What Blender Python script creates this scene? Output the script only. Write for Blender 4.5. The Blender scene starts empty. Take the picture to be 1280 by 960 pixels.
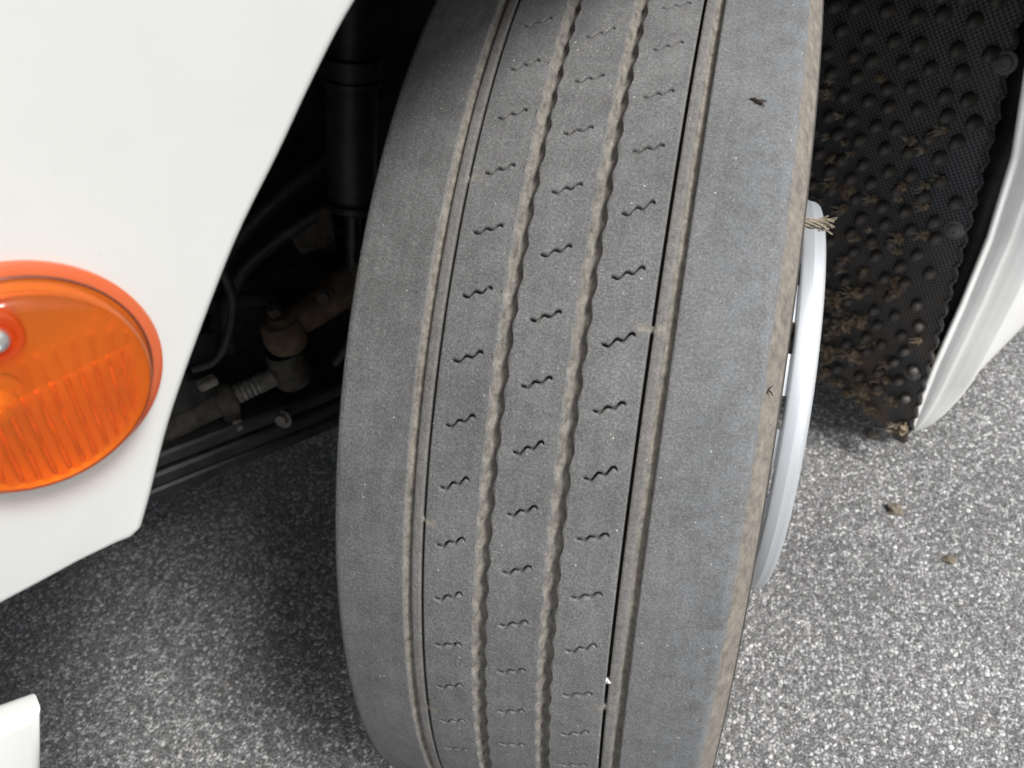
import bpy, bmesh, math, random
import numpy as np
from mathutils import Vector, Matrix, noise
random.seed(7); rng = np.random.default_rng(7)
R = math.radians
sc = bpy.context.scene
C = sc.collection

# ------------------------------------------------------------------ camera, sky, sun, exposure
cam_d = bpy.data.cameras.new('camera'); cam = bpy.data.objects.new('camera', cam_d); C.objects.link(cam)
cam.matrix_world = Matrix(((0.96361945, -0.13674358, 0.22964918, 0.10198865),
                           (0.25798139, 0.70049543, -0.66539594, -0.72468139),
                           (-0.06987958, 0.70043368, 0.71028832, 1.22968139),
                           (0, 0, 0, 1)))
cam_d.sensor_width = 36; cam_d.lens = 27.02; cam_d.clip_start = 0.02; cam_d.clip_end = 500
cam_d.dof.use_dof = True; cam_d.dof.focus_distance = 0.55; cam_d.dof.aperture_fstop = 11.0
sc.camera = cam
SUN_EL, SUN_AZ = 55, 107          # azimuth measured from +Y towards +X (clockwise from above)
world = bpy.data.worlds.new('World'); sc.world = world; world.use_nodes = True
nt = world.node_tree; nt.nodes.clear()
sky = nt.nodes.new('ShaderNodeTexSky'); sky.sky_type = 'NISHITA'; sky.sun_disc = False
sky.sun_elevation = R(SUN_EL); sky.sun_rotation = R(SUN_AZ); sky.dust_density = 4.0; sky.air_density = 1.2
hs = nt.nodes.new('ShaderNodeHueSaturation'); hs.inputs['Saturation'].default_value = 0.30
bg = nt.nodes.new('ShaderNodeBackground'); bg.inputs['Strength'].default_value = 0.085
wo = nt.nodes.new('ShaderNodeOutputWorld')
nt.links.new(sky.outputs[0], hs.inputs['Color']); nt.links.new(hs.outputs[0], bg.inputs['Color']); nt.links.new(bg.outputs[0], wo.inputs['Surface'])
sun_d = bpy.data.lights.new('sun', 'SUN'); sun = bpy.data.objects.new('sun', sun_d); C.objects.link(sun)
sun_d.energy = 2.4; sun_d.angle = R(16); sun_d.color = (1, 0.98, 0.955)
sv = Vector((math.sin(R(SUN_AZ)) * math.cos(R(SUN_EL)), math.cos(R(SUN_AZ)) * math.cos(R(SUN_EL)), math.sin(R(SUN_EL))))
sun.rotation_euler = sv.to_track_quat('Z', 'Y').to_euler(); sun.location = sv * 20
sc.view_settings.view_transform = 'Standard'; sc.view_settings.look = 'None'
sc.view_settings.exposure = 0.72; sc.view_settings.gamma = 1.0
sc.render.resolution_x = 1024; sc.render.resolution_y = 768

# ------------------------------------------------------------------ frames: truck axes, wheel axes
FW = Vector((-math.sin(R(35)), -math.cos(R(35)), 0)); NW = Vector((math.cos(R(35)), -math.sin(R(35)), 0))
def T(f, n, z): return FW * f + NW * n + Vector((0, 0, z))
HUB = Vector((0, 0, 0.505))
def Wp(x, r, deg): return HUB + Vector((x, -r * math.cos(R(deg)), r * math.sin(R(deg))))

# ------------------------------------------------------------------ materials
class Mat:
    def __init__(s, name):
        s.m = bpy.data.materials.new(name); s.m.use_nodes = True; s.t = s.m.node_tree
        s.b = s.t.nodes['Principled BSDF']; s.out = s.t.nodes['Material Output']
        s.tc = s.t.nodes.new('ShaderNodeTexCoord')
    def n(s, typ, **kw):
        x = s.t.nodes.new(typ)
        for k, v in kw.items():
            if k.startswith('i_'):
                x.inputs[k[2:]].default_value = v
            else: setattr(x, k, v)
        return x
    def l(s, a, b): s.t.links.new(a, b); return b
    def set(s, **kw):
        for k, v in kw.items(): s.b.inputs[k.replace('_', ' ')].default_value = v
        return s
    def noise(s, scale, detail=4, rough=.55, vec=None, dist=0):
        x = s.n('ShaderNodeTexNoise'); x.inputs['Scale'].default_value = scale; x.inputs['Detail'].default_value = detail
        x.inputs['Roughness'].default_value = rough; x.inputs['Distortion'].default_value = dist
        s.l(vec or s.tc.outputs['Object'], x.inputs['Vector']); return x.outputs['Fac']
    def vor(s, scale, feature='F1', out='Distance', vec=None, rnd=1):
        x = s.n('ShaderNodeTexVoronoi', feature=feature); x.inputs['Scale'].default_value = scale; x.inputs['Randomness'].default_value = rnd
        s.l(vec or s.tc.outputs['Object'], x.inputs['Vector']); return x.outputs[out]
    def ramp(s, fac, *stops, interp='LINEAR'):
        x = s.n('ShaderNodeValToRGB'); e = x.color_ramp; e.interpolation = interp
        while len(e.elements) < len(stops): e.elements.new(0.5)
        for q, (p, c) in zip(e.elements, stops):
            q.position = p; q.color = (c, c, c, 1) if not hasattr(c, '__len__') else (*c, 1)
        s.l(fac, x.inputs[0]); return x.outputs[0]
    def mix(s, fac, a, b, mode='MIX'):
        x = s.n('ShaderNodeMix', data_type='RGBA', blend_type=mode)
        for v, i in ((fac, 0), (a, 6), (b, 7)):
            if hasattr(v, 'is_linked'): s.l(v, x.inputs[i])
            elif i == 0: x.inputs[0].default_value = v
            else: x.inputs[i].default_value = (v, v, v, 1) if not hasattr(v, '__len__') else (*v, 1)
        return x.outputs[2]
    def math(s, op, a, b=None, c=None):
        x = s.n('ShaderNodeMath', operation=op)
        for i, v in enumerate((a, b, c)):
            if v is None: continue
            if hasattr(v, 'is_linked'): s.l(v, x.inputs[i])
            else: x.inputs[i].default_value = v
        return x.outputs[0]
    def bump(s, h, strength=.3, dist=.001, prev=None):
        x = s.n('ShaderNodeBump'); x.inputs['Strength'].default_value = strength; x.inputs['Distance'].default_value = dist
        s.l(h, x.inputs['Height'])
        if prev is not None: s.l(prev, x.inputs['Normal'])
        s.l(x.outputs[0], s.b.inputs['Normal']); return x.outputs[0]
    def col(s, c): s.l(c, s.b.inputs['Base Color']); return s
M = {}
# asphalt: crushed stone in bitumen
a = Mat('asphalt'); a.set(Roughness=.85)
wn = a.noise(60, 2); wv = a.n('ShaderNodeVectorMath', operation='ADD'); a.l(a.tc.outputs['Object'], wv.inputs[0])
wc = a.n('ShaderNodeTexNoise'); wc.inputs['Scale'].default_value = 170; wc.inputs['Detail'].default_value = 2; a.l(a.tc.outputs['Object'], wc.inputs['Vector'])
ws = a.n('ShaderNodeVectorMath', operation='SCALE'); a.l(wc.outputs['Color'], ws.inputs[0]); ws.inputs['Scale'].default_value = .0075; a.l(ws.outputs[0], wv.inputs[1])
V = wv.outputs[0]
edge = a.vor(165, 'DISTANCE_TO_EDGE', vec=V); cellc = a.vor(165, 'F1', 'Color', vec=V)
edge2 = a.vor(340, 'DISTANCE_TO_EDGE', vec=V); cell2 = a.vor(340, 'F1', 'Color', vec=V)
sep = a.n('ShaderNodeSeparateColor'); a.l(cellc, sep.inputs[0]); sep2 = a.n('ShaderNodeSeparateColor'); a.l(cell2, sep2.inputs[0])
stone = a.ramp(sep.outputs[0], (0, .18), (.3, .36), (.7, .52), (1, .74)); fine = a.ramp(sep2.outputs[0], (0, .12), (1, .54))
isst = a.ramp(sep.outputs[1], (.40, 0), (.46, 1))
big = a.mix(a.ramp(edge, (.0, 0), (.13, 1)), (.06, .058, .056), stone)
sm = a.mix(a.ramp(edge2, (.0, 0), (.2, 1)), (.055, .053, .051), fine)
c0 = a.mix(isst, sm, big)
c1 = a.mix(.35, c0, a.ramp(a.noise(420, 3), (.3, .4), (.7, 1.0)), 'MULTIPLY')
patch = a.ramp(a.noise(2.5, 4), (.3, .76), (.7, 1.06))
c2 = a.mix(1.0, c1, patch, 'MULTIPLY')
dirt = a.ramp(a.noise(9, 5, .65), (.62, 0), (.75, .35))
a.col(a.mix(dirt, c2, (.16, .13, .10)))
h = a.mix(isst, a.math('MULTIPLY', a.ramp(edge2, (0, 0), (.3, 1)), .55), a.ramp(edge, (0, 0), (.3, 1)))
h = a.math('ADD', h, a.math('MULTIPLY', sep.outputs[2], .6))
a.bump(h, .75, .003); M['asphalt'] = a.m
# tyre rubber: attribute wear = (dust in grooves, brown dust on the shoulder, clean dark wall)
t = Mat('tyre_rubber'); t.set(Roughness=.78, Specular_IOR_Level=.35)
at_ = t.n('ShaderNodeAttribute', attribute_name='wear'); sp = t.n('ShaderNodeSeparateColor'); t.l(at_.outputs['Color'], sp.inputs[0])
n1 = t.noise(620, 4, .7); n2 = t.noise(48, 6, .7); n3 = t.noise(300, 4, .7); n4 = t.noise(7, 4, .6)
base = t.ramp(n1, (.28, .080), (.5, .13), (.72, .21))
base = t.mix(1, base, t.ramp(n2, (.3, .84), (.7, 1.17)), 'MULTIPLY')
base = t.mix(1, base, t.ramp(n4, (.3, .80), (.7, 1.15)), 'MULTIPLY')
st = t.n('ShaderNodeMapping'); st.inputs['Scale'].default_value = (140, 9, 9); t.l(t.tc.outputs['Object'], st.inputs[0])
base = t.mix(1, base, t.ramp(t.noise(1, 4, .65, st.outputs[0]), (.3, .90), (.7, 1.10)), 'MULTIPLY')
sx = t.n('ShaderNodeSeparateXYZ'); t.l(t.tc.outputs['Object'], sx.inputs[0])
bl = t.math('MULTIPLY', t.ramp(t.math('MULTIPLY_ADD', sx.outputs[0], 3.0, .5), (.70, 0), (.92, 1)), t.ramp(t.noise(70, 6, .75), (.40, 0), (.62, 1)))
base = t.mix(t.math('MULTIPLY', bl, .5), base, t.mix(n1, (.12, .138, .152), (.25, .28, .31)))  # bluish sky light on the outer shoulder, painted into the rubber colour
spk = t.math('MULTIPLY', t.ramp(t.vor(360), (.10, 1), (.20, 0)), t.ramp(t.noise(120, 2), (.50, 0), (.60, 1)))
base = t.mix(t.math('MULTIPLY', spk, .45), base, (.50, .49, .46))
spk2 = t.math('MULTIPLY', t.ramp(t.vor(110), (.055, 1), (.085, 0)), t.ramp(t.noise(35, 2), (.52, 0), (.58, 1)))
base = t.mix(t.math('MULTIPLY', spk2, .8), base, (.55, .54, .5))
dust = t.mix(t.ramp(t.noise(160, 5, .72), (.3, 0), (.7, 1)), (.070, .063, .052), (.31, .285, .245))
brown = t.mix(t.ramp(t.noise(110, 6, .75), (.32, 0), (.68, 1)), (.105, .093, .079), (.265, .235, .202))
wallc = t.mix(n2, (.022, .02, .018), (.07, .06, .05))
c = t.mix(t.math('MULTIPLY', sp.outputs[0], t.ramp(n3, (.25, .65), (.6, 1))), base, dust)
gm = t.math('ADD', sp.outputs[1], t.math('MULTIPLY', t.math('SUBTRACT', t.noise(95, 6, .75), .5), 1.5))
c = t.mix(t.ramp(t.math('MULTIPLY', gm, t.ramp(sp.outputs[1], (.02, 0), (.1, 1))), (.3, 0), (.6, .95)), c, brown)
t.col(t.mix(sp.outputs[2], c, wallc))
bb = t.bump(n1, .5, .0008); t.bump(n3, .45, .001, bb); M['tyre'] = t.m
# white paint
p = Mat('white_paint'); p.set(Roughness=.32, Coat_Weight=.5, Coat_Roughness=.06)
d = p.math('MULTIPLY', p.ramp(p.vor(38), (.03, 1), (.055, 0)), p.ramp(p.noise(9, 2), (.46, 0), (.55, 1)))
d2 = p.math('MULTIPLY', p.ramp(p.vor(90), (.03, 1), (.06, 0)), p.ramp(p.noise(14, 2), (.55, 0), (.6, 1)))
pc = p.mix(1, (.655, .665, .645), p.ramp(p.noise(12, 5, .6), (.3, .95), (.7, 1.0)), 'MULTIPLY')
pc = p.mix(p.math('MULTIPLY', d, .75), pc, (.22, .2, .18)); pc = p.mix(p.math('MULTIPLY', d2, .4), pc, (.35, .33, .3))
p.col(pc); p.bump(p.noise(25, 3), .03, .002); M['white'] = p.m
w2 = Mat('white_plastic'); w2.set(Roughness=.4)
w2.col(w2.mix(w2.ramp(w2.noise(20, 5, .65), (.45, 0), (.8, .5)), (.80, .805, .795), (.70, .69, .66))); M['white2'] = w2.m
def dark(name, c0, c1, scale, rough, metal=0, bump=.3):
    k = Mat(name); k.set(Roughness=rough, Metallic=metal)
    k.col(k.mix(k.ramp(k.noise(scale, 6, .65), (.35, 0), (.68, 1)), c0, c1)); k.bump(k.noise(scale * 6, 4), bump, .001); return k.m
M['black_steel'] = dark('black_chassis_paint', (.017, .018, .022), (.060, .060, .064), 22, .40)
M['black_plastic'] = dark('black_plastic', (.016, .017, .020), (.045, .045, .048), 40, .45)
M['hose'] = dark('black_hose_rubber', (.014, .014, .015), (.055, .052, .05), 60, .5)
M['rust'] = dark('rusty_casting', (.075, .052, .035), (.19, .13, .085), 45, .8)
M['cast'] = dark('dusty_cast_iron', (.032, .030, .027), (.115, .10, .082), 50, .7)
M['zinc'] = dark('dull_zinc_fastener', (.18, .175, .16), (.38, .36, .33), 90, .5, .3)
M['grey_plastic'] = dark('grey_plastic', (.05, .05, .052), (.08, .08, .082), 30, .6)
M['clod'] = dark('dry_mud', (.10, .085, .06), (.25, .215, .165), 160, .95, 0, .8)
M['amber'] = dark('amber_moulding', (.42, .20, .03), (.75, .40, .06), 120, .4)
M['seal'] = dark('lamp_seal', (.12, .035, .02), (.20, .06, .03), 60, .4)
M['washer'] = dark('grey_fastener', (.10, .10, .10), (.17, .165, .155), 60, .45)
M['stud'] = dark('dusty_stud', (.022, .022, .024), (.10, .088, .074), 30, .5)
M['soil'] = dark('mud_and_grass_cake', (.080, .056, .036), (.30, .235, .16), 120, .95, 0, .9)
M['straw'] = dark('dry_straw', (.22, .185, .13), (.44, .39, .31), 150, .85)
M['pebble'] = dark('pale_pebble', (.62, .6, .57), (.78, .77, .74), 200, .6)
M['bit'] = dark('dark_plant_bit', (.02, .015, .01), (.07, .045, .03), 300, .8)
al = Mat('brushed_aluminium'); al.set(Metallic=.55, Roughness=.38)
mp = al.n('ShaderNodeMapping'); mp.inputs['Scale'].default_value = (60, 4, 4); al.l(al.tc.outputs['Object'], mp.inputs[0])
al.col(al.mix(al.noise(12, 5, .6, mp.outputs[0]), (.60, .63, .66), (.70, .73, .76))); al.bump(al.noise(300, 2), .05, .0005); M['alu'] = al.m
# mud flap: moulded net of small pits
f = Mat('mud_flap_plastic'); f.set(Roughness=.55)
s3 = f.n('ShaderNodeSeparateXYZ'); f.l(f.tc.outputs['UV'], s3.inputs[0])
u = f.math('ADD', f.math('MULTIPLY', s3.outputs[0], 1.0), f.math('MULTIPLY', s3.outputs[1], -.25))
v_ = f.math('ADD', f.math('MULTIPLY', s3.outputs[1], 1.0), f.math('MULTIPLY', s3.outputs[0], .0))
K = 2 * math.pi / .0080
su = f.math('SINE', f.math('MULTIPLY', u, K)); sv_ = f.math('SINE', f.math('MULTIPLY', v_, K))
pit = f.ramp(f.math('MULTIPLY_ADD', f.math('MULTIPLY', su, sv_), .5, .5), (.35, 0), (.6, 1))
fd = f.ramp(f.noise(9, 6, .7), (.42, 0), (.72, 1))
fz = f.n('ShaderNodeTexNoise'); fz.inputs['Scale'].default_value = 16; fz.inputs['Detail'].default_value = 6; f.l(f.tc.outputs['UV'], fz.inputs['Vector'])
low = f.math('MULTIPLY', f.ramp(s3.outputs[1], (.12, 1), (.55, 0)), f.ramp(fz.outputs['Fac'], (.42, 0), (.66, 1)))
fc = f.mix(pit, (.012, .013, .015), (.115, .12, .13)); fc = f.mix(f.math('MULTIPLY', fd, .35), fc, (.10, .09, .08))
fc = f.mix(f.math('MULTIPLY', low, .75), fc, (.17, .115, .07))
f.col(fc); f.bump(pit, .6, .0015); M['flap'] = f.m
# lamp lens: tinted clear plastic (passes light), with a sheen
def lens_mat(name, colr, diff):
    g = bpy.data.materials.new(name); g.use_nodes = True; q = g.node_tree; q.nodes.clear()
    o = q.nodes.new('ShaderNodeOutputMaterial'); tr = q.nodes.new('ShaderNodeBsdfTransparent'); tr.inputs[0].default_value = (*colr, 1)
    tl = q.nodes.new('ShaderNodeBsdfTranslucent'); tl.inputs[0].default_value = (*[x * .95 for x in colr], 1)
    df = q.nodes.new('ShaderNodeBsdfDiffuse'); df.inputs[0].default_value = (*colr, 1)
    gl = q.nodes.new('ShaderNodeBsdfGlossy'); gl.inputs['Roughness'].default_value = .07
    m0 = q.nodes.new('ShaderNodeMixShader'); m0.inputs[0].default_value = .5; q.links.new(tl.outputs[0], m0.inputs[1]); q.links.new(df.outputs[0], m0.inputs[2])
    m1 = q.nodes.new('ShaderNodeMixShader'); m1.inputs[0].default_value = diff; q.links.new(tr.outputs[0], m1.inputs[1]); q.links.new(m0.outputs[0], m1.inputs[2])
    lw = q.nodes.new('ShaderNodeLayerWeight'); lw.inputs[0].default_value = .5
    pw = q.nodes.new('ShaderNodeMath'); pw.operation = 'POWER'; pw.inputs[1].default_value = 4.5; q.links.new(lw.outputs['Facing'], pw.inputs[0])
    fr = q.nodes.new('ShaderNodeMath'); fr.operation = 'MULTIPLY_ADD'; fr.inputs[1].default_value = .8; fr.inputs[2].default_value = .04; q.links.new(pw.outputs[0], fr.inputs[0])
    m2 = q.nodes.new('ShaderNodeMixShader'); q.links.new(fr.outputs[0], m2.inputs[0]); q.links.new(m1.outputs[0], m2.inputs[1]); q.links.new(gl.outputs[0], m2.inputs[2])
    q.links.new(m2.outputs[0], o.inputs[0]); return g
M['lens'] = lens_mat('orange_lens', (1.0, .42, .055), .14); M['lens_flange'] = lens_mat('orange_flange', (1.0, .36, .17), .35)
M['lens_rib'] = lens_mat('orange_ribbed_lens', (1.0, .88, .12), .20)
mr = Mat('lamp_reflector'); mr.set(Metallic=.75, Roughness=.22); mr.b.inputs['Base Color'].default_value = (.85, .83, .8, 1); M['reflector'] = mr.m
ch = Mat('bright_screw'); ch.set(Metallic=.9, Roughness=.25); ch.b.inputs['Base Color'].default_value = (.75, .75, .75, 1); M['screw'] = ch.m

# ------------------------------------------------------------------ builders
def link(name, me, parent=None, mat=None, smooth=True):
    o = bpy.data.objects.new(name, me); C.objects.link(o)
    if parent: o.parent = parent; o.matrix_parent_inverse = Matrix.Identity(4)
    if mat and not me.materials: me.materials.append(mat)
    if smooth: me.polygons.foreach_set('use_smooth', [True] * len(me.polygons))
    return o
def tag(o, label=None, cat=None, group=None, kind=None):
    for k, v in (('label', label), ('category', cat), ('group', group), ('kind', kind)):
        if v: o[k] = v
    return o
def bm_obj(name, bm, mat, parent=None, smooth=True, sharp=40):
    bmesh.ops.recalc_face_normals(bm, faces=bm.faces)
    if smooth:
        for e in bm.edges:
            if len(e.link_faces) == 2 and e.calc_face_angle(0) > R(sharp): e.smooth = False
    me = bpy.data.meshes.new(name); bm.to_mesh(me); bm.free()
    return link(name, me, parent, M[mat], smooth)
def empty(name, loc=(0, 0, 0), parent=None):
    o = bpy.data.objects.new(name, None); C.objects.link(o); o.location = loc; o.empty_display_size = .05
    if parent: o.parent = parent
    return o
def tube(bm, pts, rad, n=12, cap=True):
    pts = [Vector(p) for p in pts]; rad = rad if hasattr(rad, '__len__') else [rad] * len(pts)
    rings = []; up = None
    for i, p in enumerate(pts):
        d = (pts[min(i + 1, len(pts) - 1)] - pts[max(i - 1, 0)]).normalized()
        if up is None: up = d.orthogonal().normalized()
        up = (up - d * up.dot(d)).normalized(); s = d.cross(up)
        rings.append([bm.verts.new(p + (up * math.cos(2 * math.pi * k / n) + s * math.sin(2 * math.pi * k / n)) * rad[i]) for k in range(n)])
    for a_, b_ in zip(rings, rings[1:]):
        for k in range(n): bm.faces.new((a_[k], a_[(k + 1) % n], b_[(k + 1) % n], b_[k]))
    if cap: bm.faces.new(rings[0][::-1]); bm.faces.new(rings[-1])
def lathe(bm, base, axis, prof, n=32, closed=False):
    """prof: (distance along axis, radius)"""
    axis = Vector(axis).normalized(); up = axis.orthogonal().normalized(); s = axis.cross(up); base = Vector(base); rings = []
    for h, r in prof:
        if r < 1e-6: rings.append([bm.verts.new(base + axis * h)])
        else: rings.append([bm.verts.new(base + axis * h + (up * math.cos(2 * math.pi * k / n) + s * math.sin(2 * math.pi * k / n)) * r) for k in range(n)])
    pairs = list(zip(rings, rings[1:])) + ([(rings[-1], rings[0])] if closed else [])
    for a_, b_ in pairs:
        for k in range(n):
            k2 = (k + 1) % n
            if len(a_) == 1 and len(b_) == 1: continue
            if len(a_) == 1: bm.faces.new((a_[0], b_[k2], b_[k]))
            elif len(b_) == 1: bm.faces.new((a_[k], a_[k2], b_[0]))
            else: bm.faces.new((a_[k], a_[k2], b_[k2], b_[k]))
def slab(bm, poly, off, bev=0, seg=2):
    """poly: list of Vectors in a plane; off: thickness vector"""
    off = Vector(off); a_ = [bm.verts.new(p) for p in poly]; b_ = [bm.verts.new(Vector(p) + off) for p in poly]
    fs = [bm.faces.new(a_), bm.faces.new(b_[::-1])]; n = len(poly)
    for k in range(n): fs.append(bm.faces.new((a_[k], b_[k], b_[(k + 1) % n], a_[(k + 1) % n])))
    if bev:
        bmesh.ops.recalc_face_normals(bm, faces=fs)
        es = set(fs[0].edges) | set(fs[1].edges)
        bmesh.ops.bevel(bm, geom=list(es), offset=bev, segments=seg, affect='EDGES', profile=.5)
def box(bm, c0, ax, ay, az, bev=0):
    c0 = Vector(c0); ax, ay, az = Vector(ax), Vector(ay), Vector(az)
    vs = [bm.verts.new(c0 + ax * i + ay * j + az * k) for i in (-1, 1) for j in (-1, 1) for k in (-1, 1)]
    fs = [bm.faces.new([vs[i] for i in q]) for q in ((0, 1, 3, 2), (4, 6, 7, 5), (0, 4, 5, 1), (2, 3, 7, 6), (0, 2, 6, 4), (1, 5, 7, 3))]
    if bev: bmesh.ops.bevel(bm, geom=list({e for q in fs for e in q.edges}), offset=bev, segments=2, affect='EDGES')
def smooth_path(pts, n=8):
    pts = [Vector(p) for p in pts]; P = [pts[0]] + pts + [pts[-1]]; out = []
    for i in range(len(pts) - 1):
        a_, b_, c_, d_ = P[i:i + 4]
        for k in range(n):
            q = k / n; out.append(.5 * ((2 * b_) + (c_ - a_) * q + (2 * a_ - 5 * b_ + 4 * c_ - d_) * q * q + (3 * b_ - a_ - 3 * c_ + d_) * q ** 3))
    return out + [pts[-1]]

# ------------------------------------------------------------------ ground
bm = bmesh.new(); bmesh.ops.create_grid(bm, x_segments=8, y_segments=8, size=120)
tag(bm_obj('asphalt', bm, 'asphalt'), kind='structure')

# ------------------------------------------------------------------ the truck
truck = empty('truck', T(0, -1.0, 0)); off = -truck.location
tag(truck, 'white truck with its front wheel turned outwards under the wheel arch', 'truck')
class P:   # mesh part of the truck, vertices given in world coordinates
    pass
def part(name, bm, mat, parent=truck, smooth=True, sharp=40):
    bmesh.ops.translate(bm, verts=bm.verts, vec=-wloc(parent)); return bm_obj(name, bm, mat, parent, smooth, sharp)
def wloc(o):
    v = Vector(o.location)
    while o.parent: o = o.parent; v += o.location
    return v
# --- corner panel with the wheel arch cut, truck side plane n = 0.2
arch = [(.553, .919), (.541, .936), (.517, .971), (.489, 1.006), (.456, 1.044), (.427, 1.072), (.401, 1.098), (.375, 1.121), (.33, 1.152), (.27, 1.184), (.19, 1.212), (.1, 1.227), (0, 1.232)]
arch = [(v.x, v.z) for v in smooth_path([(x, 0, z) for x, z in arch], 5)]
pts = arch + [(0, 2.3), (1.2, 2.3), (1.2, .935), (.75, .926), (.62, .9235)] + [(.602, .922), (.584, .921), (.5665, .9185), (.5595, .9165)]
bm = bmesh.new(); slab(bm, [T(f_, .2, z_) for f_, z_ in pts], NW * -.022, .0045, 3)
part('corner_panel', bm, 'white', sharp=60)
# --- lower bumper corner piece
bm = bmesh.new()
lp = [(.6425, .838), (.66, .8465), (1.3, .87), (1.3, .33), (.893, .33), (.663, .797)]
slab(bm, [T(f_, .2, z_) for f_, z_ in lp], NW * -.019, .006, 4); part('bumper', bm, 'white', sharp=60)
bm = bmesh.new(); slab(bm, [T(f_, .152, z_) for f_, z_ in ((.662, .832), (.680, .77), (.9, .77), (.9, .832))], NW * -.05, .004); part('bumper_bracket', bm, 'grey_plastic')
# --- rear side flare: lip, ridges and crest swept along z
zs = [.055, .06, .07, .085, .11, .15, .2, .264, .33, .395, .46, .53, .6, .68, .76, .84, .92, 1.0, 1.08, 1.16]
front = np.interp(zs, [.05, .093, .264, .395, .53, .68, .9, 1.2], [-.628, -.622, -.605, -.605, -.592, -.546, -.42, -.2])
ext = np.interp(zs, [.05, .06, .07, .09, .12, .18, .25, .35, .5, 1.2], [.004, .010, .016, .025, .034, .044, .05, .052, .052, .052])
prof = [(-.020, -.05), (-.012, -.02), (-.002, .0), (0, .03), (.0, .12), (.003, .20), (.006, .32), (.009, .36), (.012, .395), (.015, .43), (.020, .56), (.023, .62), (.026, .68), (.030, .75), (.038, .93), (.044, 1.0), (.052, 1.0), (.066, .93), (.12, .75), (.22, .6), (.35, .5), (.55, .45)]
bm = bmesh.new(); rows = []
for z, f0, e in zip(zs, front, ext):
    taper = min(1, .25 + (z - .055) / .12)
    rows.append([bm.verts.new(T(f0 - u_ * taper, .197 + v * e, z)) for u_, v in prof])
for a_, b_ in zip(rows, rows[1:]):
    for k in range(len(prof) - 1): bm.faces.new((a_[k], a_[k + 1], b_[k + 1], b_[k]))
o = part('side_flare', bm, 'white2', sharp=70)
sm_ = o.modifiers.new('thick', 'SOLIDIFY'); sm_.thickness = .0035; sm_.offset = -1
bm = bmesh.new()    # dark liner edge behind the flare lip
for z0, z1 in ((.075, .78),):
    q = [(z_, np.interp(z_, [.05, .093, .264, .395, .53, .68, .9], [-.628, -.622, -.605, -.605, -.592, -.546, -.42])) for z_ in np.linspace(z0, z1, 20)]
    tube(bm, [T(f_ - .012, .19, z_) for z_, f_ in q], .0075, 8)
part('flare_seal', bm, 'black_plastic')
bm = bmesh.new()
q = [(z_, np.interp(z_, [.05, .093, .264, .395, .53, .68, .9], [-.628, -.622, -.605, -.605, -.592, -.546, -.42])) for z_ in np.linspace(.085, .95, 20)]
ra = [[bm.verts.new(T(min(f_ - .022, -.60) if i_ else f_ - .022, n_, z_)) for i_, n_ in enumerate((.193, .155, .08, -.1))] for z_, f_ in q]
for a_, b_ in zip(ra, ra[1:]):
    for j in range(3): bm.faces.new((a_[j], a_[j + 1], b_[j + 1], b_[j]))
o = part('skirt_liner', bm, 'black_plastic'); sm_ = o.modifiers.new('thick', 'SOLIDIFY'); sm_.thickness = .004
proto = None
for z_ in (.335, .395, .55, .575, .60, .635, .14, .17):
    f_ = np.interp(z_, [.05, .093, .264, .395, .53, .68, .9], [-.628, -.622, -.605, -.605, -.592, -.546, -.42])
    if proto is None:
        bm = bmesh.new(); lathe(bm, (0, 0, 0), FW, [(-.008, .0045), (.002, .0045), (.004, .003), (.0045, 0)], 10); proto = bm_obj('clip', bm, 'zinc', truck)
    else: proto = proto.copy(); C.objects.link(proto)
    proto.location = T(f_ - .004, .188, z_) + off
# --- cab underside, frame, engine bay, arch liner (dark, keep daylight out)
bm = bmesh.new(); box(bm, T(-.1, -1.1, 1.62), FW * 1.28, NW * 1.28, Vector((0, 0, .28)), .01); part('cab_floor', bm, 'black_steel')
bm = bmesh.new(); slab(bm, [T(1.18, .17, z_) if i < 2 else T(1.18, -2.2, z_) for i, z_ in enumerate((.33, 1.34, 1.34, .33))], FW * -.06, .004); part('bumper_beam', bm, 'black_steel')
bm = bmesh.new(); box(bm, T(-1.5, -.70, .78), FW * 2.6, NW * .045, Vector((0, 0, .14)), .008); part('frame_rail', bm, 'black_steel')
bm = bmesh.new(); box(bm, T(-.2, -1.1, .82), FW * .8, NW * .3, Vector((0, 0, .42)), .03); part('engine', bm, 'black_steel')
bm = bmesh.new(); box(bm, T(-3.3, -1.0, .9), FW * 2.2, NW * 1.15, Vector((0, 0, .55)), .02); part('side_tank', bm, 'black_steel')
bm = bmesh.new()    # arch liner: a shell over the wheel
nA = 36; rows = []
for k in range(nA + 1):
    th = R(39 + (158 - 39) * k / nA); rr = .705
    rows.append([bm.verts.new(T(rr * math.cos(th), n_, .505 + rr * math.sin(th) + .012)) for n_ in (.172, .0, -.2, -.36, -.5)])
for a_, b_ in zip(rows, rows[1:]):
    for j in range(4): bm.faces.new((a_[j], a_[j + 1], b_[j + 1], b_[j]))
o = part('arch_liner', bm, 'black_plastic'); sm_ = o.modifiers.new('thick', 'SOLIDIFY'); sm_.thickness = .004
bm = bmesh.new(); box(bm, T(.0, -1.0, .36), FW * .055, NW * .82, Vector((0, 0, .06)), .02); part('front_axle', bm, 'black_steel')
bm = bmesh.new(); box(bm, T(-.2, -.78, .80), FW * 1.4, NW * .02, Vector((0, 0, .52)), .004); part('daylight_baffle', bm, 'black_steel')  # added plate, shuts out daylight between frame and cab floor
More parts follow.
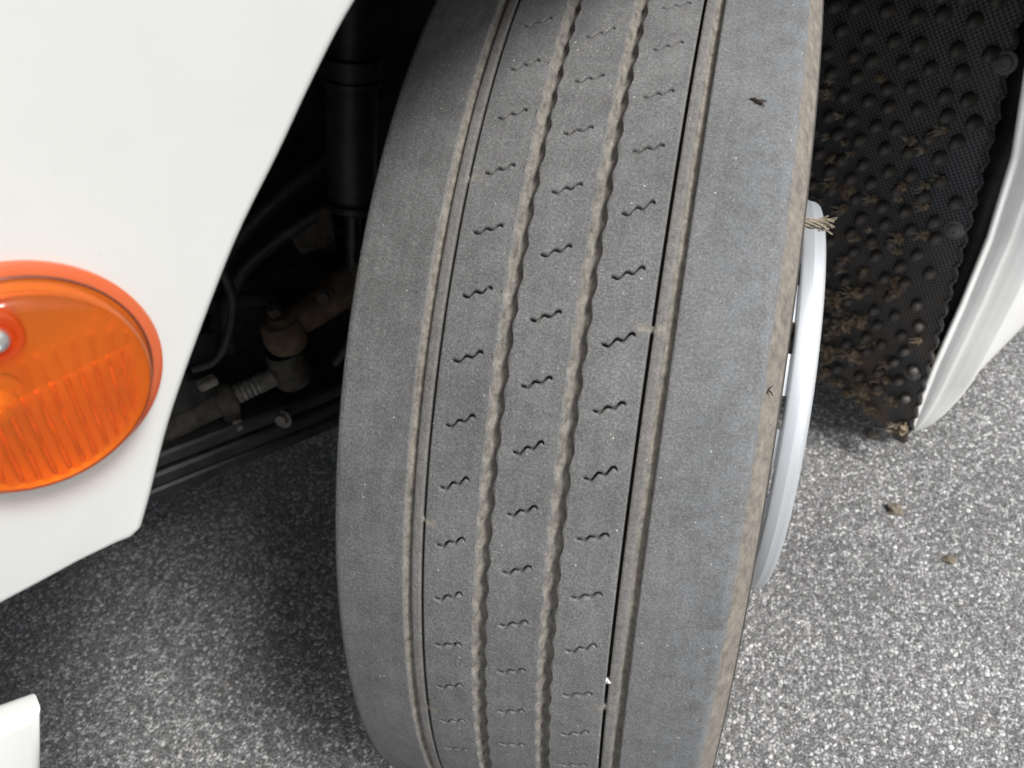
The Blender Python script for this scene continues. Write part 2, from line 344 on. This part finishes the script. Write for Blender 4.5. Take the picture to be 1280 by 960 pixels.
# leaf spring running fore and aft inboard of the wheel
for k, (dz, dn, ln) in enumerate(((0, 0, 1.0), (-.034, .002, .82), (-.066, -.001, .62))):
    bm = bmesh.new(); path = [T(.95 - 1.5 * q * 1.0, -.47 + dn, .47 + dz - .33 * q + .30 * max(0, q - .45) ** 1.5) for q in np.linspace((1 - ln) * .15, .5 + .5 * ln, 20)]
    rows = []
    for p_ in path: rows.append([bm.verts.new(p_ + NW * a_ + Vector((0, 0, b_))) for a_, b_ in ((-.045, -.013), (.040, -.013), (.045, -.008), (.045, .010), (.040, .014), (-.045, .014))])
    for a_, b_ in zip(rows, rows[1:]):
        for j in range(6): bm.faces.new((a_[j], a_[(j + 1) % 6], b_[(j + 1) % 6], b_[j]))
    bm.faces.new(rows[0]); bm.faces.new(rows[-1][::-1])
    part('spring_leaf', bm, 'black_steel', sharp=30)
# shock absorber
sh = empty('shock_absorber', T(.06, -.45, .80) + off, truck)
A0, A1 = T(.060, -.45, .812), T(.108, -.45, .615); ax = (A1 - A0)
bm = bmesh.new(); lathe(bm, A0 - ax * .9, ax, [(0, .034), (.17, .034), (.172, .042), (.195, .042), (.197, .036), (.385, .0355), (.39, .033), (.392, 0)], 28); part('dust_tube', bm, 'black_plastic', sh)
bm = bmesh.new()
for k in range(3): lathe(bm, A0 + ax * (.005 + .05 * k), ax, [(-.004, .037), (-.003, .0395), (.003, .0395), (.004, .037)], 28)
part('clamp_band', bm, 'black_steel', sh)
bm = bmesh.new(); lathe(bm, A1 - ax * .05, ax, [(0, .042), (.008, .044), (.014, .036), (.016, .012), (.14, .012), (.145, .02), (.17, .022), (.19, .012), (.19, 0)], 24); part('piston_rod', bm, 'black_steel', sh)
# steering arm, ball joint, drag link
bm = bmesh.new(); lathe(bm, T(.272, -.45, .495), (0, 0, -1), [(0, 0), (0, .014), (.006, .020), (.007, .028), (.018, .034), (.046, .0345), (.058, .030), (.062, .02), (.062, 0)], 28)
tube(bm, smooth_path([T(.262, -.45, .470), T(.21, -.452, .473), T(.15, -.455, .484), T(.06, -.46, .49)], 5), [.024, .0245, .025, .0255, .026, .027, .028, .029, .03, .031, .032, .033, .033, .034, .034, .034], 12)
part('steering_arm', bm, 'rust')
bm = bmesh.new(); tube(bm, [T(.275, -.45, .50), T(.275, -.45, .515), T(.275, -.45, .5155)], [.011, .011, .008], 6); part('castle_nut', bm, 'cast')
bm = bmesh.new(); lathe(bm, T(.285, -.45, .432), (0, 0, -1), [(0, .026), (.012, .031), (.02, .029), (.028, .033), (.05, .034), (.066, .028), (.072, .015), (.072, 0)], 28); part('ball_joint', bm, 'cast')
L0, L1 = T(.292, -.45, .392), T(.62, -.46, .405)
dl_ = (L1 - L0).normalized(); bm = bmesh.new()
lathe(bm, L0, dl_, [(.02, .015), (.045, .0165)] + [(.045 + .004 * k, .0165 if k % 2 else .0145) for k in range(11)] + [(.09, .0145)], 18); part('threaded_rod', bm, 'zinc')
bm = bmesh.new(); lathe(bm, L0, dl_, [(.088, .012), (.088, .021), (.40, .021), (.40, 0)], 20); part('drag_link', bm, 'cast')
cl = empty('pipe_clamp', L0 + dl_ * .105 + off, truck)
bm = bmesh.new(); lathe(bm, L0 + dl_ * .092, dl_, [(0, .0215), (0, .028), (.026, .028), (.026, .0215)], 20)
dn_ = Vector((0, 0, -1)); sd = dl_.cross(dn_).normalized()
for s_ in (-1, 1): box(bm, L0 + dl_ * .105 + dn_ * .036 + sd * .009 * s_, dl_ * .013, sd * .0035, dn_ * .014, .002)
part('clamp_ring', bm, 'cast', cl)
bm = bmesh.new(); B0 = L0 + dl_ * .105 + dn_ * .040
tube(bm, [B0 - sd * .03, B0 + sd * .03], .005, 10); part('bolt', bm, 'zinc', cl)
bm = bmesh.new(); tube(bm, [B0 + sd * .014, B0 + sd * .023], .0105, 6); part('nut', bm, 'zinc', cl)
bm = bmesh.new(); B1 = T(.385, -.44, .350); tube(bm, [B1, B1 - Vector((0, 0, .008)), B1 - Vector((0, 0, .0085)), B1 - Vector((0, 0, .018))], [.014, .014, .0095, .0095], 6); part('nut', bm, 'zinc')
bm = bmesh.new(); B1 = T(.41, -.43, .462); box(bm, B1, dl_ * .014, sd * .008, Vector((0, 0, .007)), .002); part('bolt_head', bm, 'zinc')
# hoses and brackets in the arch
def hose(pts, r, mat='hose', name='hose'):
    bm = bmesh.new(); tube(bm, smooth_path(pts, 8), r, 10); return part(name, bm, mat)
hose([T(.17, -.46, .62), T(.24, -.47, .60), T(.30, -.47, .575), T(.335, -.48, .52), T(.35, -.5, .44)], .011)
hose([T(.10, -.52, .66), T(.2, -.52, .63), T(.30, -.53, .57), T(.34, -.54, .47), T(.40, -.56, .40)], .014)
hose([T(.34, -.38, .68), T(.335, -.40, .60), T(.36, -.41, .535), T(.39, -.42, .50), T(.42, -.43, .497)], .007)
hose([T(.0, -.40, .55), T(.10, -.40, .50), T(.16, -.405, .44), T(.22, -.42, .38)], .009)
bm = bmesh.new(); slab(bm, [T(f_, -.5, z_) for f_, z_ in ((.12, .60), (.20, .60), (.19, .54), (.13, .53))], NW * -.008, .002); part('bracket', bm, 'cast')
bm = bmesh.new(); slab(bm, [T(f_, -.40, z_) for f_, z_ in ((.165, .42), (.19, .42), (.19, .38), (.165, .38))], NW * -.01, .002); part('bracket', bm, 'rust')
bm = bmesh.new(); slab(bm, [T(f_, -.56, z_) for f_, z_ in ((.62, .56), (.05, .46), (-.1, .30), (.2, .22), (.62, .40))], NW * -.01, .004); part('splash_shield', bm, 'black_plastic')
hose([T(.44, -.46, .60), T(.36, -.47, .62), T(.27, -.48, .66), T(.20, -.48, .74), T(.16, -.48, .85)], .008)
hose([T(.50, -.50, .50), T(.42, -.505, .53), T(.33, -.51, .52), T(.22, -.51, .47), T(.1, -.51, .40)], .012)
def hexb(c_, ax_, r_, h_, mat='cast'):
    c_ = Vector(c_); ax_ = Vector(ax_).normalized(); bm = bmesh.new()
    lathe(bm, c_, ax_, [(0, r_ * 1.5), (h_ * .25, r_ * 1.5), (h_ * .25, r_ * .9)], 18); tube(bm, [c_ + ax_ * h_ * .2, c_ + ax_ * h_], r_, 6); part('bolt_head', bm, mat, sharp=25)
hexb(T(.43, -.445, .405), (.3, -.5, .7), .009, .012); hexb(T(.20, -.425, .505), (.2, -.8, .5), .009, .012); hexb(T(.14, -.415, .53), (.2, -.8, .5), .008, .011)
hexb(T(.33, -.42, .33), (0, -.9, .4), .010, .012, 'zinc'); hexb(T(.47, -.44, .47), (.3, -.6, .6), .008, .012)
bm = bmesh.new(); slab(bm, [T(f_, -.475, z_) for f_, z_ in ((.50, .47), (.40, .52), (.36, .50), (.38, .45), (.49, .42))], NW * -.01, .003); part('bracket', bm, 'black_steel')
bm = bmesh.new(); lathe(bm, T(.44, -.48, .43), NW, [(0, .045), (.02, .045), (.03, .036), (.032, .02), (.032, 0)], 28); part('boot', bm, 'hose')
# --- round orange turn signal
lc = T(.557, .2, 1.027); lamp = empty('turn_signal', lc + off, truck)
bm = bmesh.new(); lathe(bm, lc, NW, [(.0022, .0450), (.0120, .0445), (.0085, .040), (.0045, .030), (.0028, .018), (.0022, .0)], 48); part('reflector', bm, 'reflector', lamp)
bm = bmesh.new(); lathe(bm, lc, NW, [(.0006, .0528), (.0030, .0530), (.0038, .0522), (.0042, .0495), (.0048, .0472)], 72); part('flange', bm, 'lens_flange', lamp)
bm = bmesh.new(); lathe(bm, lc, NW, [(.0050, .0474), (.0080, .0462), (.0120, .0452), (.0145, .0440), (.0160, .0420), (.0172, .0385), (.0182, .030), (.0190, .015), (.0192, 0)], 72); part('lens', bm, 'lens', lamp, sharp=70)
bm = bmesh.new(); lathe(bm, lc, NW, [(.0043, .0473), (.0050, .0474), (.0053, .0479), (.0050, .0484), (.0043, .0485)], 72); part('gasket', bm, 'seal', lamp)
bm = bmesh.new(); lathe(bm, lc + FW * .012, NW, [(.003, .012), (.0065, .012), (.0075, .010), (.0075, .0072), (.010, .0072), (.0125, .0055), (.0135, .003), (.0137, 0)], 24); part('bulb', bm, 'reflector', lamp)
UPV = Vector((0, 0, 1)); SDV = FW
bm = bmesh.new()     # moulded prism ribs on the lower half, inside the lens
def rib_pt(x_, t_): 
    zt = .002; zb = -math.sqrt(max(0, .0415 ** 2 - x_ ** 2)); return lc + SDV * x_ + UPV * (zt + (zb - zt) * t_)
for k in range(-8, 8):
    x_ = k * .0056; zb = -math.sqrt(max(0, .0415 ** 2 - x_ ** 2))
    if zb > -.006: continue
    q = []
    for j in range(9):
        t_ = j / 8; x2 = x_ + .007 * t_; q.append(rib_pt(x2, t_ * random.uniform(.97, 1.0)) + NW * (.0135 - .002 * t_))
    tube(bm, q, [.0023 + .0005 * math.sin(j * 1.7 + k) for j in range(9)], 8)
part('prism_ribs', bm, 'lens_rib', lamp)
bm = bmesh.new()
for k in range(-8, 8):
    x_ = k * .0056 + .0028; zb = -math.sqrt(max(0, .0415 ** 2 - x_ ** 2))
    if zb > -.006: continue
    tube(bm, [rib_pt(x_ + .007 * j / 8, j / 8) + NW * (.0125 - .002 * j / 8) for j in range(9)], [.0007 + .0005 * abs(math.sin(j * 1.1 + k * 2.3)) for j in range(9)], 6)
part('prism_edges', bm, 'amber', lamp)
sb = lc + FW * -.002 + UPV * .034
bm = bmesh.new(); lathe(bm, sb, NW, [(.004, .0108), (.0150, .0106), (.0200, .0100), (.0212, .0092), (.0208, .0070), (.0195, .0062), (.0195, 0)], 28); part('screw_boss', bm, 'lens', lamp)
bm = bmesh.new(); lathe(bm, sb, NW, [(.0197, .0050), (.0215, .0050), (.0232, .0038), (.0238, .0018), (.0222, .0)], 20); part('screw', bm, 'screw', lamp)

# --- mud flap behind the wheel
flap = empty('mud_flap', T(-.57, 0, .1) + off, truck)
def flap_pt(n, z, d=0):       # d = distance proud, towards the wheel
    return T(-.583 + .10 * max(0, z - .45) ** 1.3 + .012 * n + d, n, z)
def edge_r(z): return .207 - .055 * max(0, z - .1) / .55 + .0035 * math.sin(z * 190) - .05 * max(0, .12 - z)
def edge_b(n): return .085 + .05 * max(0, min(1, (.20 - n) / .2)) * .0 + .012 * math.sin(n * 31) + .006 * math.sin(n * 83 + 1) - .02 * max(0, (n - .15) / .06)
nu, nv = 60, 90; verts = []; faces = []; uvs = []
for j in range(nv + 1):
    for i in range(nu + 1):
        vv = j / nv; zz0 = .08 + .95 * vv; nn = -.42 + (edge_r(zz0) + .42) * i / nu
        zb = edge_b(nn); zz = zb + (1.03 - zb) * vv
        nn = -.42 + (edge_r(zz) + .42) * i / nu
        wob = .004 * noise.noise(Vector((nn * 9, zz * 9, 2)))
        p_ = flap_pt(nn, zz, wob); verts.append(p_ - wloc(flap)); uvs.append((nn, zz))
for j in range(nv):
    for i in range(nu):
        k = j * (nu + 1) + i; faces.append((k, k + 1, k + nu + 2, k + nu + 1))
me = bpy.data.meshes.new('flap_sheet'); me.from_pydata(verts, [], faces); uvl = me.uv_layers.new(name='UVMap')
for lp_ in me.loops: uvl.data[lp_.index].uv = uvs[lp_.vertex_index]
o = link('flap_sheet', me, flap, M['flap']); sm_ = o.modifiers.new('thick', 'SOLIDIFY'); sm_.thickness = .004; sm_.offset = -1
bm = bmesh.new(); tube(bm, [flap_pt(edge_r(z_) - .004, z_, .002) for z_ in np.linspace(.1, .95, 260)], .0016, 6); part('rim_bead', bm, 'black_plastic', flap)
bm = bmesh.new(); lathe(bm, (0, 0, 0), FW, [(-.002, .0112), (.006, .0102), (.012, .0086), (.016, .0060), (.0175, .003), (.0178, 0)], 10); sproto = bm_obj('stud', bm, 'stud', flap)
cnt = 0
for r_ in range(24):
    for q in range(11):
        n_ = -.20 + .041 * q + (.0205 if r_ % 2 else 0) + random.uniform(-.007, .007); z_ = .115 + .033 * r_ + .010 * q * .6 + random.uniform(-.004, .004)
        if n_ > edge_r(z_) - .022 or z_ > .9: continue
        o = sproto if cnt == 0 else sproto.copy()
        if cnt: C.objects.link(o)
        o.location = flap_pt(n_, z_) - wloc(flap); cnt += 1
bm = bmesh.new(); lathe(bm, (0, 0, 0), FW, [(0, .0155), (.002, .0155), (.0035, .0135), (.0035, .011), (.005, .0105), (.007, .008), (.0075, .004), (.006, .003), (.006, 0)], 24); bproto = bm_obj('bolt', bm, 'washer', flap)
for k, (n_, z_) in enumerate(((.145, .518), (.168, .226), (-.036, .505), (.133, .776), (.094, .382))):
    o = bproto if k == 0 else bproto.copy()
    if k: C.objects.link(o)
    if k in (2, 4): 
        if k == 2: o.data = o.data.copy(); o.data.materials[0] = M['soil']; md = o.data
        else: o.data = md
    o.location = flap_pt(n_, z_, .001) - wloc(flap)
# dried mud and grass caught on the studs
bm = bmesh.new(); bs = bmesh.new()
def clump(c_, s_, nf, spread):
    v0 = len(bm.verts); r_ = bmesh.ops.create_icosphere(bm, subdivisions=3, radius=1)
    for v in r_['verts']:
        q = v.co * s_ * (1 + .55 * noise.noise(v.co * 1.8 + Vector(c_) * 131) + .40 * noise.noise(v.co * 4.5 + Vector(c_) * 77) + .25 * noise.noise(v.co * 9 + Vector(c_) * 57)); v.co = Vector(c_) + Vector((q.x, q.y, q.z)) * 1.0
    for _ in range(nf):
        d_ = Vector((random.gauss(0, 1), random.gauss(0, 1), random.gauss(0, 1))).normalized(); d_ = (d_ * .75 + FW * .35 + NW * -1.1 + Vector((0, 0, -.35))).normalized()
        p0 = Vector(c_) + d_ * s_ * .5; ln = random.uniform(.4, 1) * spread; bnd = Vector((random.gauss(0, 1), random.gauss(0, 1), random.gauss(0, 1))) * ln * .12
        tube(bs, [p0, p0 + d_ * ln * .5 + bnd, p0 + d_ * ln], [random.uniform(.0004, .0008)] * 2 + [.0002], 4)
for _ in range(85):
    w_ = random.random() ** 1.7; z_ = .10 + .62 * w_; n_ = random.uniform(-.12, .17) if z_ < .42 else random.uniform(-.12, .12)
    n_ = min(n_, edge_r(z_) - .03); s_ = random.uniform(.003, .009) * (1.25 - .6 * w_)
    clump(flap_pt(n_, z_, .006), s_, random.randint(6, 16), random.uniform(.008, .022))
for n_, z_, s_ in ((.05, .28, .014), (.03, .25, .013), (.06, .20, .014), (.02, .18, .015), (.10, .13, .012), (.19, .10, .012), (.03, .33, .012), (.0, .3, .014), (.19, .095, .010)):
    clump(flap_pt(n_, z_, .006), s_, 26, .026)
tag(part('mud_cake', bm, 'soil', flap), kind='stuff'); tag(part('grass_fibres', bs, 'straw', flap, smooth=False), kind='stuff')

# --- the wheel, turned outwards (its axle along X)
wheel = empty('front_wheel', HUB + off, truck)
R0, KC, NP = .525, .404, 74; PIT = 2 * math.pi / NP; TH0 = .4838 + math.pi / 4
cols = []     # x, depth, wave a, dust, brown, dark, absolute radius or None
def cw(*a): cols.append(a)
for x, r_, br, dk in ((-.125, .29, 0, 1), (-.138, .31, 0, 1), (-.150, .35, 0, 1), (-.1555, .41, 0, 1), (-.1535, .455, 0, 1), (-.1500, .480, .2, .9), (-.1482, .494, .6, .5), (-.1468, .504, .9, 0), (-.1456, .5105, .75, 0), (-.1440, .5145, .35, 0)): cw(x, 0, 0, 0, br, dk, r_)
for x in (-.1415, -.138, -.132, -.124, -.115, -.106, -.098, -.091, -.087): cw(x, 0, 0, 0, 0, 0, None)
def shoulder(sg):
    q = [(-.0857, 0, 0), (-.0851, .0009, .6), (-.0842, .0030, 1), (-.0832, .0047, 1), (-.082, .0054, 1), (-.0808, .0050, 1), (-.0798, .0034, .9), (-.0792, .0014, .6), (-.0788, .0009, .35), (-.0784, .0006, .35), (-.0762, .0007, .3), (-.0740, .0007, .3), (-.0722, .0007, .3), (-.0717, .0012, .2), (-.0714, .0085, 0), (-.0703, .009, 0), (-.0697, .0085, 0), (-.0694, .0010, .1), (-.0689, 0, 0)]
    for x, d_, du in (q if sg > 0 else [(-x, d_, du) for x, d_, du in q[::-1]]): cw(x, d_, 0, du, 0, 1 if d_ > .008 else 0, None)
def rib(x0, x1):
    n_ = int(round((x1 - x0) / .00105))
    for k in range(1, n_): cw(x0 + (x1 - x0) * k / n_, 0, 0, 0, 0, 0, None)
def zgroove(c_):
    for o_, d_, a_, du in ((-5.3, 0, 1.2, 0), (-4.9, .4, 1.2, .3), (-4.3, 1.7, 1.2, .8), (-3.2, 3.8, 1.0, .9), (-1.8, 6.0, -.6, .9), (0, 7.6, -1.5, .8), (1.8, 6.0, -.6, .9), (3.2, 3.8, 1.0, .9), (4.3, 1.7, 1.2, .8), (4.9, .4, 1.2, .3), (5.3, 0, 1.2, 0)): cw(c_ + o_ * 1e-3, d_ * 1e-3, a_ * 1e-3, du, 0, 0, None)
shoulder(1); rib(-.0689, -.0305); zgroove(-.0252); rib(-.0199, .0199); zgroove(.0252); rib(.0305, .0689); shoulder(-1)
for x in (.087, .091, .098, .106, .115, .124, .132, .138, .1415): cw(x, 0, 0, 0, 0, 0, None)
for x, r_, br, dk in ((.1432, .5152, .12, 0), (.1448, .5128, .42, 0), (.1475, .509, .9, 0), (.151, .5040, 1, 0), (.1545, .4985, 1, 0), (.1566, .4945, .8, 0), (.1572, .4930, .2, .8), (.1582, .4920, 0, 1), (.1586, .489, 0, 1), (.1580, .486, 0, 1), (.1585, .478, 0, 1), (.1590, .45, 0, 1), (.159, .42, 0, 1), (.152, .36, 0, 1), (.139, .31, 0, 1), (.126, .29, 0, 1)): cw(x, 0, 0, 0, br, dk, r_)
X = np.array([c[0] for c in cols]); D = np.array([c[1] for c in cols]); WA = np.array([c[2] for c in cols])
WEAR = np.array([[c[3], c[4], c[5], 1] for c in cols]); RAD = np.array([c[6] if c[6] is not None else R0 - KC * c[0] ** 2 for c in cols])
hw = .00105 / R0 / PIT
us = np.array([0, .06, .12, .18, .24, .30, .36, .40, .432, .5 - hw, .5 - hw * .75, .5, .5 + hw * .75, .5 + hw, .568, .60, .64, .70, .76, .82, .88, .94])
deep = np.zeros(len(us)); deep[10:13] = (.8, 1, .8); wu = np.clip(1 - (np.abs(us - .5) - hw) / .30, 0, 1); wu = wu * wu * (3 - 2 * wu)
ribc = np.where(X < -.0252, -.0497, np.where(X > .0252, .0497, 0.)); xr = X - ribc
onrib = (np.abs(X) < .0689) & (WA == 0); tap = np.where(onrib, np.clip((.0150 - np.abs(xr)) / .005, 0, 1), 0)
zz = np.cos((xr + .0012) / .0088 * 2 * math.pi)
ZIG = tap * (.50 * np.clip(xr, -.011, .011) + .0013 * zz)
SL = np.sqrt(1 + np.clip(np.gradient(ZIG, X), -1.4, 1.4) ** 2)
env = np.where(onrib, np.clip((.0103 - np.abs(xr)) / .0012, 0, 1), 0)
PH = np.interp(X, [-.0305, -.0199, .0199, .0305], [.0206, 0, 0, -.0186])
nr, nc = NP * len(us), len(X)
VX = np.empty((nr, nc)); VT = np.empty((nr, nc)); VR = np.empty((nr, nc)); WR = np.repeat(WEAR[None], nr, 0)
for k in range(NP):
    amp = rng.uniform(.75, 1.2, 3); dep = rng.uniform(.0055, .0085, 3); gp = np.where(rng.random(3) < .3, .9, .1); cut = rng.uniform(-1.4, 1.4, 3) * .0093; rb = np.where(X < -.0252, 0, np.where(X > .0252, 2, 1))
    for j, u_ in enumerate(us):
        i = k * len(us) + j
        th = TH0 + (k + (u_ - .5) * (SL if 9 <= j <= 13 else 1)) * PIT + PH + ZIG * amp[rb] * wu[j] / R0
        s_ = (th - PH * .0) / PIT * 2
        tri = np.abs((s_ % 1) * 2 - 1) * 2 - 1; tri = np.sin(tri * math.pi / 2) * .5 + tri * .5
        VX[i] = X + WA * tri
        gap = 1 - gp[rb] * np.exp(-((xr - cut[rb]) / .0016) ** 2)
        VT[i] = th; VR[i] = RAD - D * (1 + .10 * np.sin(th * 37) * (D < .006)) - deep[j] * dep[rb] * env * gap
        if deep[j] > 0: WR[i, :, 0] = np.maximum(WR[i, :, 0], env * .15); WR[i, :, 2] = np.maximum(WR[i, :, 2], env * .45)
# small bridges across the narrow slits
for xs_, ths in ((-.0705, (1.02, .55, .2, 1.5, 1.9)), (.0705, (.845, .30, 1.4, 1.85, -.1))):
    for t_ in ths:
        for g_ in range(-8, 8):
            pass
        m_ = (np.abs((VT - t_ + math.pi) % (2 * math.pi) - math.pi) < .006) & (np.abs(VX - xs_) < .0098) & (np.abs(VX) < .0790)
        base_ = R0 - KC * VX ** 2 - .0012
        VR = np.where(m_ & (VR < base_), base_, VR); WR[..., 0] = np.where(m_, .8, WR[..., 0]); WR[..., 2] = np.where(m_, 0, WR[..., 2])
co = np.stack([VX, -VR * np.cos(VT), VR * np.sin(VT)], -1).reshape(-1, 3)
ii = np.arange(nr)[:, None]; jj = np.arange(nc - 1)[None]; i2 = (ii + 1) % nr
fa = np.stack([ii * nc + jj, ii * nc + jj + 1, i2 * nc + jj + 1, i2 * nc + jj], -1).reshape(-1, 4)
me = bpy.data.meshes.new('tyre'); me.vertices.add(len(co)); me.vertices.foreach_set('co', co.ravel().astype(np.float32))
me.loops.add(fa.size); me.loops.foreach_set('vertex_index', fa.ravel().astype(np.int32)); me.polygons.add(len(fa))
me.polygons.foreach_set('loop_start', np.arange(0, fa.size, 4, dtype=np.int32)); me.update(calc_edges=True)
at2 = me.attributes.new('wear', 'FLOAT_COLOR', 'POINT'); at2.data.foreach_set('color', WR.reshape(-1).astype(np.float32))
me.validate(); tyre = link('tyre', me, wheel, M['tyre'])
XA = Vector((1, 0, 0))
bm = bmesh.new(); lathe(bm, HUB, XA, [(-.125, .288), (-.13, .298), (-.118, .293), (-.11, .262), (.10, .262), (.112, .293), (.128, .299), (.132, .292), (.128, .28), (.118, .252), (-.10, .252), (-.12, .28)], 72, True); part('rim', bm, 'black_steel', wheel)
bm = bmesh.new(); lathe(bm, HUB, XA, [(.09, .256), (.11, .22), (.125, .19), (.125, .0), (.09, 0), (.09, .256)], 64); part('wheel_disc', bm, 'black_steel', wheel)
bm = bmesh.new(); lathe(bm, HUB, XA, [(.1885, .2385), (.1895, .2405), (.192, .2412), (.2015, .2408), (.2020, .2400), (.2085, .2393), (.2122, .2368), (.2142, .232), (.2146, .226), (.2145, .214), (.211, .198), (.205, .196), (.206, .214), (.206, .224), (.203, .231), (.1895, .2355)], 144, True); part('trim_ring', bm, 'alu', wheel, sharp=55)
bm = bmesh.new(); a0 = 0
rows = []
for q in np.linspace(-5, 5, 5):
    rows.append([bm.verts.new((x_, -r_ * math.cos(R(q)), r_ * math.sin(R(q)))) for x_, r_ in ((.128, .250), (.150, .2375), (.1885, .2372), (.1885, .2335), (.150, .233), (.128, .242))])
for a_, b_ in zip(rows, rows[1:]):
    for j in range(6): bm.faces.new((a_[j], a_[(j + 1) % 6], b_[(j + 1) % 6], b_[j]))
bm.faces.new(rows[0]); bm.faces.new(rows[-1][::-1])
fproto = bm_obj('ring_clip', bm, 'alu', wheel)
for k in range(20):
    o = fproto if k == 0 else fproto.copy()
    if k: C.objects.link(o)
    o.rotation_euler.x = R(18 * k + 4)
bm = bmesh.new(); lathe(bm, HUB, XA, [(.12, .10), (.17, .095), (.18, .07), (.18, 0)], 40); part('hub_cap', bm, 'alu', wheel)
bm = bmesh.new(); tube(bm, [HUB + Vector((-.30, 0, 0)), HUB + Vector((.1, 0, 0))], .10, 32); tube(bm, [HUB + Vector((-.17, 0, 0)), HUB + Vector((-.10, 0, 0))], .21, 48); part('brake_drum', bm, 'black_steel', wheel)

# ------------------------------------------------------------------ loose things
def stone(name, loc, s_, mat, seed, flat=.6, sub=3):
    bm = bmesh.new(); r_ = bmesh.ops.create_icosphere(bm, subdivisions=sub, radius=1)
    for v in r_['verts']:
        k = 1 + .5 * noise.noise(v.co * 1.4 + Vector((seed, 0, 0))) + .2 * noise.noise(v.co * 4 + Vector((0, seed, 0)))
        v.co = Vector((v.co.x * k * s_, v.co.y * k * s_ * .8, v.co.z * k * s_ * flat + s_ * flat * .55))
    o = bm_obj(name, bm, mat); o.location = loc; return o
tag(stone('dirt_clod', (.491, .245, 0), .014, 'clod', 3), 'largest brown dirt clod on the asphalt below the mud flap', 'dirt clod', 'dirt clods on the asphalt')
tag(stone('dirt_clod', (.462, .428, 0), .013, 'clod', 9, .4), 'flat dirt clod on the asphalt just under the mud flap edge', 'dirt clod', 'dirt clods on the asphalt')
tag(stone('dirt_clod', (.575, .155, 0), .010, 'clod', 5, .45), 'small flat dirt clod out on the bright asphalt at the right', 'dirt clod', 'dirt clods on the asphalt')
tag(stone('pebble', Wp(.0705, R0 - KC * .0705 ** 2 - .0024, 20.0), .0026, 'pebble', 2, .8), 'tiny white pebble stuck in the outer narrow tread slit', 'pebble')
def fibres(name, base, d_, n_, ln, sp, rad, mat, twist=0):
    bm = bmesh.new(); d_ = Vector(d_).normalized(); u_ = d_.orthogonal().normalized(); s_ = d_.cross(u_)
    for _ in range(n_):
        a_ = random.uniform(0, 6.28); q = sp * math.sqrt(random.random()); L_ = ln * random.uniform(.6, 1.05); pp = []
        for j in range(8):
            t_ = j / 7; an = a_ + twist * t_; qq = q * (1 + .9 * max(0, t_ - .75) * 4) ; pp.append((u_ * math.cos(an) + s_ * math.sin(an)) * qq + d_ * L_ * t_)
        tube(bm, pp, rad * random.uniform(.6, 1.2), 5)
    o = bm_obj(name, bm, mat); o.location = base; return o
tag(fibres('straw_tuft', Vector((.178, -.035, .782)), (1, .12, -.05), 46, .034, .0048, .0008, 'straw', 2.6), 'twisted tuft of dry straw caught on top of the silver wheel ring', 'straw')
def bit(loc, th, label, parts):
    bm = bmesh.new(); t_ = Vector((0, math.sin(R(th)), math.cos(R(th)))); n_ = Vector((0, -math.cos(R(th)), math.sin(R(th))))
    for x0, y0, x1, y1, r_ in parts: tube(bm, [XA * x0 + t_ * y0 + n_ * .0006, XA * (x0 + x1) * .5 + t_ * ((y0 + y1) * .5 + .0006) + n_ * .0016, XA * x1 + t_ * y1 + n_ * .0006], [r_, r_ * 1.1, r_ * .5], 5)
    o = bm_obj('plant_bit', bm, 'bit'); o.location = loc; tag(o, label, 'plant bit', 'dark plant bits on the tyre'); return o
bit(Wp(.1165, R0 - KC * .1165 ** 2, 66.9), 66.9, 'dark curled plant bit lying on the outer shoulder high on the tyre', [(-.005, .002, .001, 0, .0008), (-.001, -.001, .006, .001, .0007), (-.002, .001, .003, -.002, .0010), (0, 0, .005, -.004, .0005)])
bit(Wp(.1478, .5088, 45.0), 45, 'forked dark seed bit on the brown tyre edge beside the wheel ring', [(-.002, -.002, .002, .006, .0005), (.0, .002, .003, -.001, .0006), (-.003, -.001, .001, .002, .0004)])
for o in bpy.data.objects:
    if o.type == 'MESH' and o.parent and o.name.split('.')[0] in ('stud',): pass
